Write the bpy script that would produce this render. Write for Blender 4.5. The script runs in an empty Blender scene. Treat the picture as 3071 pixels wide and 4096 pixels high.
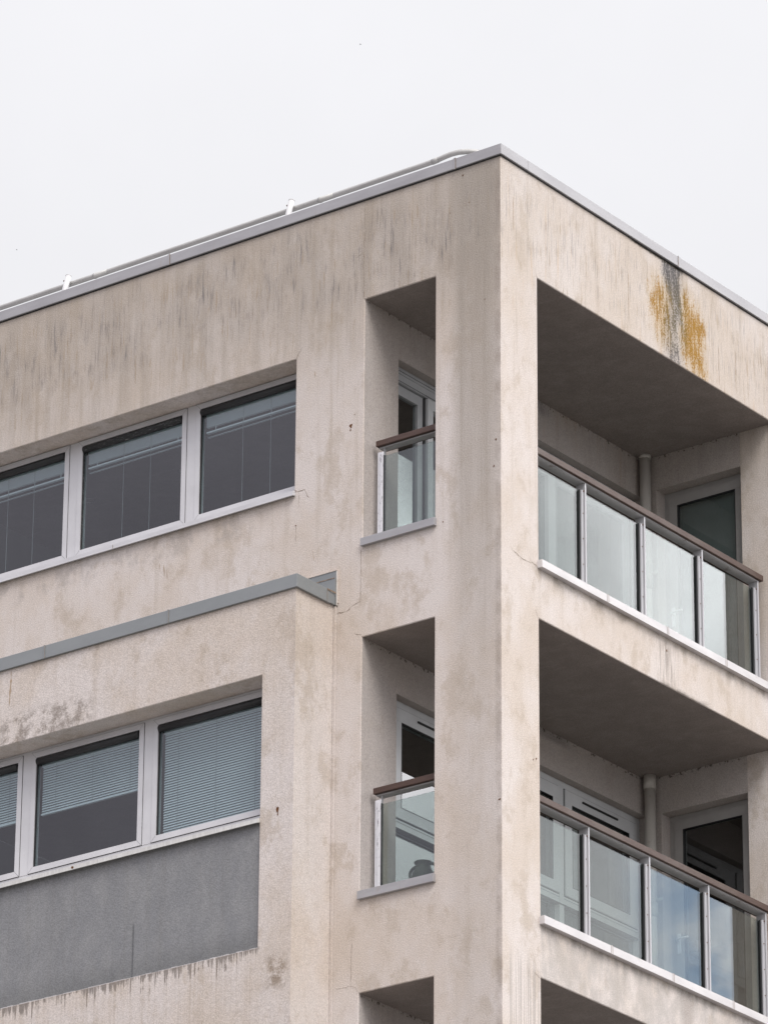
import bpy, bmesh, math, random
from mathutils import Vector, Matrix
R = math.radians
scene = bpy.context.scene
col = scene.collection
H = 20.0569            # height of the wall head (underside of the roof coping) above the ground

# ------------------------------------------------------------------ camera
cam_d = bpy.data.cameras.new('camera')
cam = bpy.data.objects.new('camera', cam_d); col.objects.link(cam)
rt = Vector((0.79958051, 0.60052136, 0.00671556)); up = Vector((0.23396429, -0.32177789, 0.91745283)); fw = Vector((-0.55311095, 0.7320062, 0.39778788))
m = Matrix((rt, up, -fw)).transposed().to_4x4()
m.translation = Vector((20.71304386, -28.87881256, 1.6))
cam.matrix_world = m
cam_d.sensor_fit = 'HORIZONTAL'; cam_d.sensor_width = 36.0
cam_d.lens = 36.0 * 20535.33 / 3071.0
cam_d.clip_start = 0.5; cam_d.clip_end = 5000
scene.camera = cam

# ------------------------------------------------------------------ view / exposure
scene.view_settings.view_transform = 'Standard'
scene.view_settings.look = 'None'
scene.view_settings.exposure = 0.10
scene.view_settings.gamma = 1.0
scene.render.engine = 'CYCLES'
scene.cycles.max_bounces = 10
scene.cycles.transparent_max_bounces = 24
scene.cycles.diffuse_bounces = 5

# ------------------------------------------------------------------ node helper
class N:
    def __init__(s, nt): s.nt = nt; s.n = nt.nodes; s.l = nt.links
    def put(s, inp, v):
        if isinstance(v, bpy.types.NodeSocket): s.l.new(v, inp)
        elif isinstance(v, (tuple, list)):
            inp.default_value = tuple(v) + ((1.0,) if len(v) == 3 and len(inp.default_value) == 4 else ())
        else: inp.default_value = v
    def m(s, op, a, b=0.0, c=0.0, clamp=False):
        x = s.n.new('ShaderNodeMath'); x.operation = op; x.use_clamp = clamp
        s.put(x.inputs[0], a); s.put(x.inputs[1], b)
        if op in ('MULTIPLY_ADD',): s.put(x.inputs[2], c)
        return x.outputs[0]
    def add(s, a, b): return s.m('ADD', a, b)
    def sub(s, a, b): return s.m('SUBTRACT', a, b)
    def mul(s, *a):
        r = a[0]
        for b in a[1:]: r = s.m('MULTIPLY', r, b)
        return r
    def mx(s, a, b): return s.m('MAXIMUM', a, b)
    def sm(s, x, a, b, lo=0.0, hi=1.0):
        n = s.n.new('ShaderNodeMapRange'); n.interpolation_type = 'SMOOTHSTEP'
        s.put(n.inputs[0], x); s.put(n.inputs[1], a); s.put(n.inputs[2], b); n.inputs[3].default_value = lo; n.inputs[4].default_value = hi
        return n.outputs[0]
    def band(s, x, a, b, w): return s.m('MULTIPLY', s.sm(x, a - w, a + w), s.sm(x, b - w, b + w, 1.0, 0.0))
    def xyz(s, v):
        n = s.n.new('ShaderNodeSeparateXYZ'); s.l.new(v, n.inputs[0]); return n.outputs
    def comb(s, x, y, z):
        n = s.n.new('ShaderNodeCombineXYZ'); s.put(n.inputs[0], x); s.put(n.inputs[1], y); s.put(n.inputs[2], z); return n.outputs[0]
    def vmul(s, v, k):
        n = s.n.new('ShaderNodeVectorMath'); n.operation = 'MULTIPLY'; s.l.new(v, n.inputs[0]); n.inputs[1].default_value = k; return n.outputs[0]
    def vadd(s, v, k):
        n = s.n.new('ShaderNodeVectorMath'); n.operation = 'ADD'; s.l.new(v, n.inputs[0]); s.put(n.inputs[1], k); return n.outputs[0]
    def dot(s, v, k):
        n = s.n.new('ShaderNodeVectorMath'); n.operation = 'DOT_PRODUCT'; s.l.new(v, n.inputs[0]); n.inputs[1].default_value = k; return n.outputs['Value']
    def noise(s, v, sc=1.0, det=3.0, ro=0.55, k=None, off=None, color=False):
        if off is not None: v = s.vadd(v, off)
        if k is not None: v = s.vmul(v, k)
        n = s.n.new('ShaderNodeTexNoise'); s.l.new(v, n.inputs['Vector']); n.inputs['Scale'].default_value = sc
        n.inputs['Detail'].default_value = det; n.inputs['Roughness'].default_value = ro
        return n.outputs['Color'] if color else n.outputs['Fac']
    def mix(s, f, a, b, mode='MIX'):
        n = s.n.new('ShaderNodeMix'); n.data_type = 'RGBA'; n.blend_type = mode
        s.put(n.inputs[0], f); s.put(n.inputs[6], a); s.put(n.inputs[7], b); return n.outputs[2]
    def bump(s, h, strength, dist):
        n = s.n.new('ShaderNodeBump'); n.inputs['Strength'].default_value = strength; n.inputs['Distance'].default_value = dist
        s.l.new(h, n.inputs['Height']); return n.outputs[0]

# ------------------------------------------------------------------ world: Nishita sky behind a bright broken overcast
SUN_EL, SUN_AZ = 50.0, 121.0      # azimuth measured from +Y towards +X
world = bpy.data.worlds.new("World"); scene.world = world; world.use_nodes = True
nt = world.node_tree; nt.nodes.clear(); g = N(nt)
sky = nt.nodes.new('ShaderNodeTexSky'); sky.sky_type = 'NISHITA'; sky.sun_disc = False
sky.sun_elevation = R(SUN_EL); sky.sun_rotation = R(SUN_AZ); sky.air_density = 1.0; sky.dust_density = 1.0
tc = nt.nodes.new('ShaderNodeTexCoord'); D = tc.outputs['Generated']
dx = g.xyz(D); el = g.m('MAXIMUM', dx[2], 0.0)
over = g.add(g.sm(el, 0.40, 0.95, 0.0, 0.55), g.sm(el, 0.02, 0.27, 0.25, 0.872))                         # overcast: zenith brighter than the horizon
lobe = g.sm(g.dot(D, Vector((0.553, 0.732, 0.42)).normalized()), 0.80, 0.995)      # thin bright cloud towards +X +Y
lobe2 = g.sm(g.dot(D, Vector((0.80, -0.45, 0.42)).normalized()), 0.1, 1.0)
dark = g.sm(g.dot(D, Vector((-0.553, -0.732, 0.40)).normalized()), 0.55, 0.98)
n1 = g.noise(D, 7.0, 5, 0.6); n2 = g.noise(D, 17.0, 6, 0.6)
L = g.add(g.add(over, g.mul(lobe, g.add(g.sm(dx[0], 0.540, 0.503, 0.55, 3.0), g.mul(g.sm(dx[0], 0.5445, 0.551), g.sm(el, 0.33, 0.385, 1.0, 2.6))), g.sm(el, 0.10, 0.30))), g.mul(lobe2, 0.75))
L = g.mul(L, g.add(1.0, g.mul(dark, g.sub(g.mul(g.noise(D, 9.0, 4, 0.6), 0.9), 0.45))))
L = g.mul(L, g.add(0.925, g.mul(n1, 0.15)))
L = g.mul(L, g.m('ADD', 1.0, g.mul(lobe, g.sub(g.mul(n2, 1.3), 0.65))))
cl = g.comb(g.mul(L, g.sub(0.982, g.mul(dark, 0.05))), g.mul(L, g.sub(0.978, g.mul(dark, 0.07))), g.mul(L, g.add(1.005, g.mul(dark, 0.04))))
# gaps of blue low in the +X +Y quarter of the sky
gapn = g.noise(D, 48.0, 5, 0.55, k=(1, 1, 1.3), off=(0.31, 0.12, 0.0))
edge = g.add(dx[2], g.mul(g.sub(gapn, 0.5), 0.03))
gap = g.mul(g.sm(gapn, 0.38, 0.62, 0.20, 0.88), g.band(edge, 0.3095, 0.358, 0.005), g.sm(dx[0], 0.535, 0.522), g.sm(dx[0], 0.3, 0.42), g.sm(dx[1], 0.3, 0.6))
skc = g.mix(1.0, sky.outputs[0], (0.10, 0.10, 0.10), 'MULTIPLY')
blue = g.mix(1.0, skc, (4.6, 4.3, 4.0), 'MULTIPLY')        # sunlit haze in the gaps
bg = nt.nodes.new('ShaderNodeBackground'); bg.inputs['Strength'].default_value = 1.0
nt.links.new(g.mix(gap, g.mix(0.95, skc, cl), blue), bg.inputs['Color'])
wo = nt.nodes.new('ShaderNodeOutputWorld'); nt.links.new(bg.outputs[0], wo.inputs['Surface'])

# ------------------------------------------------------------------ sun through cloud
sd = bpy.data.lights.new('sun', 'SUN'); sd.energy = 2.15; sd.angle = R(26); sd.color = (1.0, 0.972, 0.94)
sun = bpy.data.objects.new('sun', sd); col.objects.link(sun)
sv = Vector((math.sin(R(SUN_AZ)) * math.cos(R(SUN_EL)), math.cos(R(SUN_AZ)) * math.cos(R(SUN_EL)), math.sin(R(SUN_EL))))
sun.rotation_euler = (-sv).to_track_quat('-Z', 'Y').to_euler()
sun.location = (10, -10, 60)

# ------------------------------------------------------------------ mesh helpers
class MB:
    def __init__(s): s.v = []; s.f = []; s.mi = []; s.sm = []
    def quad(s, a, b, c, d, mi=0, smooth=False):
        i = len(s.v); s.v += [tuple(a), tuple(b), tuple(c), tuple(d)]; s.f.append((i, i+1, i+2, i+3)); s.mi.append(mi); s.sm.append(smooth)
    def poly(s, pts, mi=0):
        i = len(s.v); s.v += [tuple(p) for p in pts]; s.f.append(tuple(range(i, i+len(pts)))); s.mi.append(mi); s.sm.append(False)
    def hexa(s, P, mi=0):   # 8 points: bottom 4 (ccw from above), top 4
        i = len(s.v); s.v += [tuple(p) for p in P]
        for f in ((3, 2, 1, 0), (4, 5, 6, 7), (0, 1, 5, 4), (1, 2, 6, 5), (2, 3, 7, 6), (3, 0, 4, 7)):
            s.f.append(tuple(i+k for k in f)); s.mi.append(mi); s.sm.append(False)
    def box(s, x0, x1, y0, y1, z0, z1, mi=0):
        if x0 > x1: x0, x1 = x1, x0
        if y0 > y1: y0, y1 = y1, y0
        if z0 > z1: z0, z1 = z1, z0
        s.hexa([(x0, y0, z0), (x1, y0, z0), (x1, y1, z0), (x0, y1, z0), (x0, y0, z1), (x1, y0, z1), (x1, y1, z1), (x0, y1, z1)], mi)
    def tube(s, path, r, n=14, mi=0, caps=True):
        path = [Vector(p) for p in path]; rings = []
        rr = r if isinstance(r, (list, tuple)) else [r]*len(path)
        ref = None
        for i, p in enumerate(path):
            t = (path[min(i+1, len(path)-1)] - path[max(i-1, 0)]).normalized()
            if ref is None: ref = t.orthogonal().normalized()
            ref = (ref - t*ref.dot(t)).normalized(); b = t.cross(ref)
            i0 = len(s.v)
            for k in range(n):
                a = 2*math.pi*k/n; s.v.append(tuple(p + (ref*math.cos(a) + b*math.sin(a))*rr[i]))
            rings.append(i0)
        for a, b in zip(rings, rings[1:]):
            for k in range(n):
                s.f.append((a+k, a+(k+1) % n, b+(k+1) % n, b+k)); s.mi.append(mi); s.sm.append(True)
        if caps:
            s.f.append(tuple(rings[0]+k for k in range(n))[::-1]); s.mi.append(mi); s.sm.append(False)
            s.f.append(tuple(rings[-1]+k for k in range(n))); s.mi.append(mi); s.sm.append(False)
    def build(s, name, mats, parent=None, merge=False, bevel=0.0, seg=2, recalc=True):
        me = bpy.data.meshes.new(name); me.from_pydata(s.v, [], s.f)
        if not isinstance(mats, (list, tuple)): mats = [mats]
        for mt in mats: me.materials.append(mt)
        for p, k, q in zip(me.polygons, s.mi, s.sm): p.material_index = k; p.use_smooth = q
        if merge or recalc:
            bm = bmesh.new(); bm.from_mesh(me)
            if merge: bmesh.ops.remove_doubles(bm, verts=bm.verts, dist=1e-4)
            if recalc: bmesh.ops.recalc_face_normals(bm, faces=bm.faces)
            bm.to_mesh(me); bm.free()
        o = bpy.data.objects.new(name, me); col.objects.link(o)
        if bevel > 0:
            b = o.modifiers.new('bevel', 'BEVEL'); b.width = bevel; b.segments = seg; b.limit_method = 'ANGLE'; b.angle_limit = R(50)
        if parent is not None: o.parent = parent
        return o

def tag(o, label=None, cat=None, group=None, kind=None):
    if label: o['label'] = label
    if cat: o['category'] = cat
    if group: o['group'] = group
    if kind: o['kind'] = kind
    return o

# ------------------------------------------------------------------ materials
def new_mat(name):
    mt = bpy.data.materials.new(name); mt.use_nodes = True; nt = mt.node_tree; nt.nodes.clear()
    g = N(nt); bs = nt.nodes.new('ShaderNodeBsdfPrincipled'); out = nt.nodes.new('ShaderNodeOutputMaterial')
    nt.links.new(bs.outputs[0], out.inputs[0])
    geo = nt.nodes.new('ShaderNodeNewGeometry')
    return mt, g, bs, out, geo
def S(bs, k, v, g=None):
    if isinstance(v, bpy.types.NodeSocket): g.l.new(v, bs.inputs[k])
    elif isinstance(v, tuple): bs.inputs[k].default_value = v + ((1.0,) if len(v) == 3 else ())
    else: bs.inputs[k].default_value = v

def stucco(name, kind):
    mt, g, bs, out, geo = new_mat(name)
    P = geo.outputs['Position']; p = g.xyz(P)
    X, Y = p[0], p[1]; Z = g.sub(p[2], H)
    nrm = g.xyz(geo.outputs['True Normal'])
    isA = g.sm(g.m('ABSOLUTE', nrm[1]), 0.5, 0.8); isB = g.sm(g.m('ABSOLUTE', nrm[0]), 0.5, 0.8)
    hz = g.add(X, g.mul(Y, 1.0))                       # runs along either wall
    W = g.comb(hz, g.sub(X, Y), p[2])
    big = g.noise(W, 0.9, 4, 0.6)
    mid = g.noise(W, 4.0, 5, 0.65, off=(3, 1, 7))
    vert = g.noise(W, 1.0, 4, 0.6, k=(9.0, 9.0, 0.55))
    grain = g.noise(P, 105.0, 2, 0.7)
    fine = g.noise(P, 260.0, 1, 0.5)
    if kind == 'grey':
        c = g.mix(g.sm(mid, 0.35, 0.7), (0.230, 0.230, 0.236), (0.262, 0.260, 0.262))
        c = g.mix(g.mul(g.sm(vert, 0.45, 0.75), 0.22), c, (0.175, 0.165, 0.150))
        c = g.mix(g.mul(g.sm(Z, -6.02, -6.27), 0.35), c, (0.10, 0.10, 0.095))
        c = g.mix(g.mul(g.sm(g.m('ABSOLUTE', g.sub(g.add(X, g.mul(g.noise(P, 7.0, 2, 0.5), 0.02)), -3.106)), 0.012, 0.004), g.sm(Z, -5.80, -5.86)), c, (0.135, 0.135, 0.138))
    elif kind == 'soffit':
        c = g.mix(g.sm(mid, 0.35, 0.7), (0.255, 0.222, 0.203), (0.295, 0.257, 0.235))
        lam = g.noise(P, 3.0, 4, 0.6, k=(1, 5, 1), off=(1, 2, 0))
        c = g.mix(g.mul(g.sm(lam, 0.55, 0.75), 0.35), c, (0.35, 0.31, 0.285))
    else:
        warm = (0.575, 0.497, 0.436); pale = (0.630, 0.568, 0.532)
        c = g.mix(g.sm(big, 0.36, 0.62), warm, pale)
        tan = g.noise(W, 2.6, 8, 0.68, off=(11, 4, 2))
        c = g.mix(g.mul(g.sm(tan, 0.53, 0.63), 0.50), c, (0.44, 0.365, 0.295))
        tan2 = g.noise(W, 7.0, 8, 0.72, off=(1, 14, 2))
        c = g.mix(g.mul(g.sm(tan2, 0.54, 0.68), 0.30), c, (0.40, 0.33, 0.265))
        c = g.mix(g.mul(g.sm(tan2, 0.46, 0.34), 0.20), c, (0.66, 0.61, 0.585))
        # wash of old dirt, heavier  towards the roof
        topd = g.sm(g.add(Z, g.mul(g.sub(big, 0.5), 1.2)), -2.2, -0.25)
        c = g.mix(g.mul(topd, isA, 0.62), c, (0.375, 0.318, 0.262))
        c = g.mix(g.mul(topd, isB, 0.25), c, (0.44, 0.385, 0.33))
        c = g.mix(g.mul(g.sm(mid, 0.50, 0.72), 0.30), c, (0.45, 0.375, 0.30))
        c = g.mix(g.mul(g.sm(mid, 0.46, 0.30), 0.25), c, (0.62, 0.57, 0.54))
        c = g.mix(g.mul(g.sm(vert, 0.50, 0.72), g.sm(Z, -4.5, -0.6, 0.15, 0.5)), c, (0.40, 0.335, 0.27))
        # dark streaks under the roof edge
        clump = g.sm(g.noise(W, 2.1, 4, 0.65, off=(5, 0, 2)), 0.40, 0.56)
        drop = g.noise(W, 1.0, 5, 0.62, k=(30.0, 30.0, 3.6))
        zone = g.band(g.add(Z, g.mul(g.sub(mid, 0.5), 0.7)), -0.80, -0.16, 0.20)
        soft = g.noise(W, 1.0, 4, 0.6, k=(6.0, 6.0, 0.7), off=(8, 1, 4))
        c = g.mix(g.mul(g.sm(soft, 0.42, 0.62), g.band(Z, -1.30, -0.02, 0.25), isA, 0.38), c, (0.335, 0.285, 0.235))
        c = g.mix(g.mul(g.band(Z, -0.95, -0.15, 0.2), clump, isA, 0.22), c, (0.31, 0.27, 0.235))
        c = g.mix(g.mul(g.sm(drop, 0.48, 0.72), zone, g.add(0.2, g.mul(clump, 0.8)), isA, 0.85), c, (0.165, 0.153, 0.152))
        drop2 = g.noise(W, 1.0, 2, 0.5, k=(30.0, 30.0, 3.2), off=(9, 3, 1))
        c = g.mix(g.mul(g.sm(drop2, 0.56, 0.66), g.band(Z, -1.15, -0.15, 0.2), g.sm(mid, 0.42, 0.6), 0.50), c, (0.33, 0.25, 0.17))
        dropB = g.noise(W, 1.0, 3, 0.6, k=(46.0, 46.0, 4.0), off=(2, 8, 1))
        c = g.mix(g.mul(g.sm(dropB, 0.54, 0.66), g.band(Z, -0.75, -0.12, 0.15), isB, 0.50), c, (0.27, 0.245, 0.24))
        orB = g.noise(W, 1.0, 2, 0.6, k=(16.0, 16.0, 1.1), off=(4, 2, 6))
        c = g.mix(g.mul(g.sm(orB, 0.58, 0.72), g.band(Z, -1.2, -0.25, 0.25), isB, 0.40), c, (0.50, 0.33, 0.17))
        # grey wash down the corner pier, left face
        pier = g.mul(g.band(X, -0.44, -0.02, 0.09), isA, g.sm(Y, 0.3, 0.1), g.sm(Z, -5.5, -1.2, 0.25, 1.0))
        c = g.mix(g.mul(pier, g.add(0.36, g.mul(vert, 0.62))), c, (0.325, 0.285, 0.245))
        edge = g.mul(g.band(X, -0.055, 0.05, 0.02), isA, g.sm(mid, 0.35, 0.6))
        c = g.mix(g.mul(edge, 0.45), c, (0.27, 0.225, 0.19))
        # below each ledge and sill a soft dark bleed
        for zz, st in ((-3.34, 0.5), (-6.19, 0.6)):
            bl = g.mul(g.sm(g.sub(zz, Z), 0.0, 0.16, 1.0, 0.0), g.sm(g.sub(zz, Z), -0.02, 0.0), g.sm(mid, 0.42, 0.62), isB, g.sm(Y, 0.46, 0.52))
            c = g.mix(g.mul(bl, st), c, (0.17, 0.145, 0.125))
        greyB = g.mul(g.band(Z, -6.75, -6.19, 0.07), isB, g.band(Y, 0.49, 5.5, 0.02), g.sm(mid, 0.30, 0.6))
        c = g.mix(g.mul(greyB, 0.55), c, (0.375, 0.35, 0.33))
        st = g.mul(g.band(Y, 2.35, 2.5, 0.05), isB, g.band(Z, -6.6, -6.2, 0.05), 0.45)
        c = g.mix(st, c, (0.25, 0.215, 0.19))
        st = g.mul(g.sm(g.m('ABSOLUTE', g.sub(Y, 2.22)), 0.22, 0.02), isB, g.band(Z, -3.75, -3.4, 0.06), g.sm(drop, 0.42, 0.62), 0.6)
        c = g.mix(st, c, (0.22, 0.19, 0.165))
        mould = g.mul(g.band(Y, 2.15, 2.75, 0.12), isB, g.sm(g.add(Z, g.mul(g.sub(mid, 0.5), 0.14)), -3.70, -3.765), g.sm(Z, -3.85, -3.80), 0.85)
        c = g.mix(mould, c, (0.10, 0.085, 0.07))
        # pale drips on the pier's right face
        dr = g.noise(W, 1.0, 0, 0.5, k=(34.0, 34.0, 0.5), off=(0, 0, 3))
        c = g.mix(g.mul(g.band(Y, 0.10, 0.47, 0.03), isB, g.sm(g.add(Z, g.mul(dr, -0.5)), -7.3, -6.7, 0.0, 1.0), g.sm(Z, -6.35, -6.45), 0.0), c, (0.7, 0.66, 0.62))
        dirtp = g.mul(g.band(Y, 0.08, 0.49, 0.03), isB, g.sm(Z, -6.40, -6.65), g.sm(dr, 0.56, 0.46), 0.55)
        c = g.mix(dirtp, c, (0.36, 0.325, 0.30))
        # the big lichen and soot patch high on the right wall
        spk = g.noise(P, 62.0, 3, 0.75); spk2 = g.noise(P, 30.0, 4, 0.75, k=(1, 1, 0.35), off=(2, 2, 2))
        wob = g.mul(g.sub(g.noise(P, 5.0, 5, 0.7, k=(1, 1, 0.6)), 0.5), 0.34)
        yy = g.add(Y, wob)
        dith = g.add(g.mul(g.sub(spk, 0.5), 2.6), g.mul(g.sub(g.noise(P, 1.0, 4, 0.65, k=(24, 24, 4.5), off=(5, 2, 2)), 0.5), 2.6))
        zr = g.add(Z, wob)
        gm = g.mul(g.band(yy, 2.27, 2.52, 0.10), g.band(Z, -1.0, -0.01, 0.03), g.sm(Z, -0.75, -0.15, 0.62, 1.0))
        grey_w = g.mul(g.sm(g.add(g.mul(gm, 0.95), dith), 0.38, 0.90), isB, g.sm(gm, 0.02, 0.2))
        c = g.mix(g.mul(gm, isB, 0.65), c, (0.25, 0.237, 0.235))
        c = g.mix(g.mul(grey_w, 0.92), c, (0.088, 0.083, 0.085))
        orl = g.mul(g.band(yy, 2.06, 2.36, 0.13), g.band(zr, -0.74, -0.24, 0.18), 0.85)
        orr = g.mul(g.band(g.sub(yy, g.mul(g.sm(Z, -0.15, -0.45), 0.0)), 2.50, 2.84, 0.09), g.band(g.add(zr, g.mul(g.sub(Y, 2.55), 0.50)), -0.82, -0.18, 0.18))
        om = g.mx(orl, orr)
        oo = g.mul(g.sm(g.add(g.mul(om, 0.90), dith), 0.36, 0.92), isB, g.sm(om, 0.0, 0.4))
        c = g.mix(g.mul(om, isB, 0.55), c, (0.47, 0.32, 0.13))
        c = g.mix(g.mul(oo, 0.92), c, (0.30, 0.150, 0.012))
        c = g.mix(g.mul(oo, g.sm(spk2, 0.55, 0.68), 0.6), c, (0.14, 0.080, 0.015))
        grn = g.mul(g.band(yy, 2.22, 2.60, 0.07), g.band(Z, -0.72, -0.22, 0.14), isB, g.sm(g.add(dith, 0.5), 0.40, 0.60), 0.7)
        c = g.mix(g.mul(grn, 0.8), c, (0.12, 0.095, 0.035))
        fleck = g.mul(g.mx(gm, om), isB, g.sm(g.noise(P, 75.0, 3, 0.7, off=(7, 7, 7)), 0.57, 0.66), 0.75)
        c = g.mix(fleck, c, (0.58, 0.54, 0.50))
        # black drips under the grey panel of the projecting bay
        dn = g.noise(W, 1.0, 3, 0.7, k=(26.0, 26.0, 0.2), off=(1, 1, 1))
        ln = g.sub(-6.262, g.mul(g.sm(dn, 0.36, 0.80), g.sm(g.noise(W, 4.5, 4, 0.7, off=(2, 2, 9)), 0.32, 0.68, 0.03, 0.34)))
        below = g.mul(g.sm(Y, -0.35, -0.40), g.sm(X, -1.86, -1.90), isA)
        c = g.mix(g.mul(g.sm(g.sub(Z, ln), -0.015, 0.025), g.sm(Z, -6.255, -6.262), below, 0.75), c, (0.15, 0.13, 0.118))
        c = g.mix(g.mul(below, g.band(Z, -6.75, -6.25, 0.1), g.sm(dn, 0.45, 0.7), 0.30), c, (0.36, 0.29, 0.22))
        bay = g.sm(Y, -0.35, -0.42)
        fan = g.noise(P, 11.0, 6, 0.8, off=(6, 1, 3))
        c = g.mix(g.mul(bay, g.sm(fan, 0.56, 0.68), g.sm(Z, -6.4, -7.2, 0.20, 0.9), 0.6), c, (0.27, 0.215, 0.165))
        sd_ = g.mul(bay, isA, g.band(X, -4.55, -3.6, 0.12), g.band(Z, -4.12, -3.85, 0.06), g.sm(fan, 0.42, 0.60), 0.7)
        c = g.mix(sd_, c, (0.20, 0.165, 0.14))
        cs = g.mul(bay, g.band(X, -1.80, -1.62, 0.05), g.band(Z, -6.60, -6.36, 0.07), g.sm(fan, 0.42, 0.58), 0.85)
        c = g.mix(cs, c, (0.26, 0.20, 0.15))
        # bleed below the upper window sill
        ss = g.mul(isA, g.sm(Y, -0.35, -0.2), g.band(Z, -2.62, -2.42, 0.05), g.sm(X, -2.1, -2.6), g.sm(mid, 0.45, 0.62), 0.40)
        c = g.mix(ss, c, (0.33, 0.30, 0.285))
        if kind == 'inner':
            c = g.mix(0.65, c, (0.37, 0.335, 0.32))  # shade inside the loggia painted in: same render, mixed darker
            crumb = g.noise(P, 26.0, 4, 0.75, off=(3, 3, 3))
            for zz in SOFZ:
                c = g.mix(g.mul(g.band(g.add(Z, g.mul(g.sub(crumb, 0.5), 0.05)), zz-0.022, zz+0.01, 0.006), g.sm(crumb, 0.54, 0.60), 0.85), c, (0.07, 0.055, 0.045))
        else:
            moss = g.mul(isB, g.band(Y, 1.80, 2.54, 0.08), g.sm(g.add(Z, g.mul(g.sub(g.noise(P, 45.0, 4, 0.8), 0.5), 0.09)), -0.045, -0.030))
            c = g.mix(g.mul(moss, 0.95), c, (0.06, 0.05, 0.035))
    gr = g.sm(grain, 0.28, 0.72, 0.80, 1.10)
    c = g.mix(1.0, c, g.comb(gr, gr, gr), 'MULTIPLY')
    S(bs, 'Base Color', c, g); S(bs, 'Roughness', 0.92); S(bs, 'Specular IOR Level', 0.15)
    hgt = g.add(g.add(grain, g.mul(fine, 0.5)), g.mul(mid, 0.6))
    S(bs, 'Normal', g.bump(hgt, 0.34 if kind != 'soffit' else 0.22, 0.010), g)
    return mt

def simple(name, c1, c2, rough=0.5, metal=0.0, sc=(6, 6, 6), spec=0.5, bump=0.0, bsc=80.0, dirt=None):
    mt, g, bs, out, geo = new_mat(name); P = geo.outputs['Position']
    n = g.noise(P, 1.0, 4, 0.6, k=sc)
    c = g.mix(g.sm(n, 0.3, 0.7), c1, c2)
    if dirt:
        d = g.noise(P, 1.0, 5, 0.75, k=dirt[1], off=(3, 4, 5)); c = g.mix(g.mul(g.sm(d, dirt[2], dirt[2]+0.12), dirt[3]), c, dirt[0])
    S(bs, 'Base Color', c, g); S(bs, 'Roughness', rough); S(bs, 'Metallic', metal); S(bs, 'Specular IOR Level', spec)
    if bump: S(bs, 'Normal', g.bump(g.noise(P, bsc, 3, 0.6), bump, 0.005), g)
    return mt

def glass(name, tint, gain, rough=0.0, dust=0.0, dustc=(0.6, 0.62, 0.62)):
    mt = bpy.data.materials.new(name); mt.use_nodes = True; nt = mt.node_tree; nt.nodes.clear(); g = N(nt)
    geo = nt.nodes.new('ShaderNodeNewGeometry')
    ior = g.mix(geo.outputs['Backfacing'], (1.52,)*3, (1/1.52,)*3)
    fr = nt.nodes.new('ShaderNodeFresnel'); nt.links.new(g.xyz(ior)[0], fr.inputs['IOR'])
    f = g.m('MULTIPLY', fr.outputs[0], gain, clamp=True)
    tr = nt.nodes.new('ShaderNodeBsdfTransparent'); tr.inputs[0].default_value = tuple(tint) + (1,)
    gl = nt.nodes.new('ShaderNodeBsdfGlossy'); gl.inputs['Roughness'].default_value = rough; gl.inputs[0].default_value = (1, 1, 1, 1)
    mx = nt.nodes.new('ShaderNodeMixShader'); nt.links.new(f, mx.inputs[0]); nt.links.new(tr.outputs[0], mx.inputs[1]); nt.links.new(gl.outputs[0], mx.inputs[2])
    last = mx.outputs[0]
    if dust:
        df = nt.nodes.new('ShaderNodeBsdfDiffuse'); df.inputs[0].default_value = tuple(dustc) + (1,)
        dn = g.noise(geo.outputs['Position'], 1.0, 4, 0.65, k=(9, 9, 1.6))
        m2 = nt.nodes.new('ShaderNodeMixShader'); nt.links.new(g.mul(g.sm(dn, 0.3, 0.75, 0.4, 1.0), dust), m2.inputs[0])
        nt.links.new(last, m2.inputs[1]); nt.links.new(df.outputs[0], m2.inputs[2]); last = m2.outputs[0]
    out = nt.nodes.new('ShaderNodeOutputMaterial'); nt.links.new(last, out.inputs[0])
    return mt

SOFZ = (-0.888, -3.752, -6.602)
M = {}
M['stucco'] = stucco('weathered_render', 'wall')
M['inner'] = stucco('loggia_render_shaded', 'inner')
M['grey'] = stucco('grey_render', 'grey')
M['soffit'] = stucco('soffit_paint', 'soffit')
M['crack'] = simple('crack_dark', (0.17, 0.125, 0.095), (0.29, 0.23, 0.18), 0.95, sc=(40, 40, 40), spec=0.1)
M['rust'] = simple('rust_mark', (0.16, 0.07, 0.03), (0.09, 0.045, 0.025), 0.95, sc=(60, 60, 60), spec=0.1)
M['rustpale'] = simple('pale_rust_streak', (0.43, 0.335, 0.255), (0.36, 0.27, 0.195), 0.95, sc=(60, 60, 60), spec=0.1)
M['coping'] = simple('coping_metal', (0.300, 0.290, 0.300), (0.355, 0.345, 0.355), 0.45, 0.0, (2, 2, 9), dirt=((0.30, 0.25, 0.22), (14, 14, 3), 0.60, 0.4))
M['flash'] = simple('flashing_metal', (0.200, 0.210, 0.213), (0.230, 0.240, 0.242), 0.45, 0.0, (2, 2, 5), dirt=((0.20, 0.18, 0.16), (8, 8, 8), 0.62, 0.4))
M['ledge'] = simple('ledge_metal', (0.50, 0.475, 0.475), (0.58, 0.555, 0.55), 0.42, 0.0, (3, 3, 10), dirt=((0.36, 0.31, 0.28), (9, 9, 22), 0.60, 0.45))
M['sillm'] = simple('sill_metal', (0.50, 0.485, 0.465), (0.60, 0.585, 0.56), 0.45, 0.0, (30, 30, 3), dirt=((0.68, 0.68, 0.66), (50, 50, 2), 0.52, 0.6))
M['frame'] = simple('window_frame_paint', (0.50, 0.49, 0.50), (0.56, 0.55, 0.56), 0.38, 0.0, (3, 3, 3), dirt=((0.40, 0.36, 0.33), (5, 5, 9), 0.64, 0.35))
M['seal'] = simple('black_rubber', (0.012, 0.012, 0.013), (0.02, 0.02, 0.021), 0.55)
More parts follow.
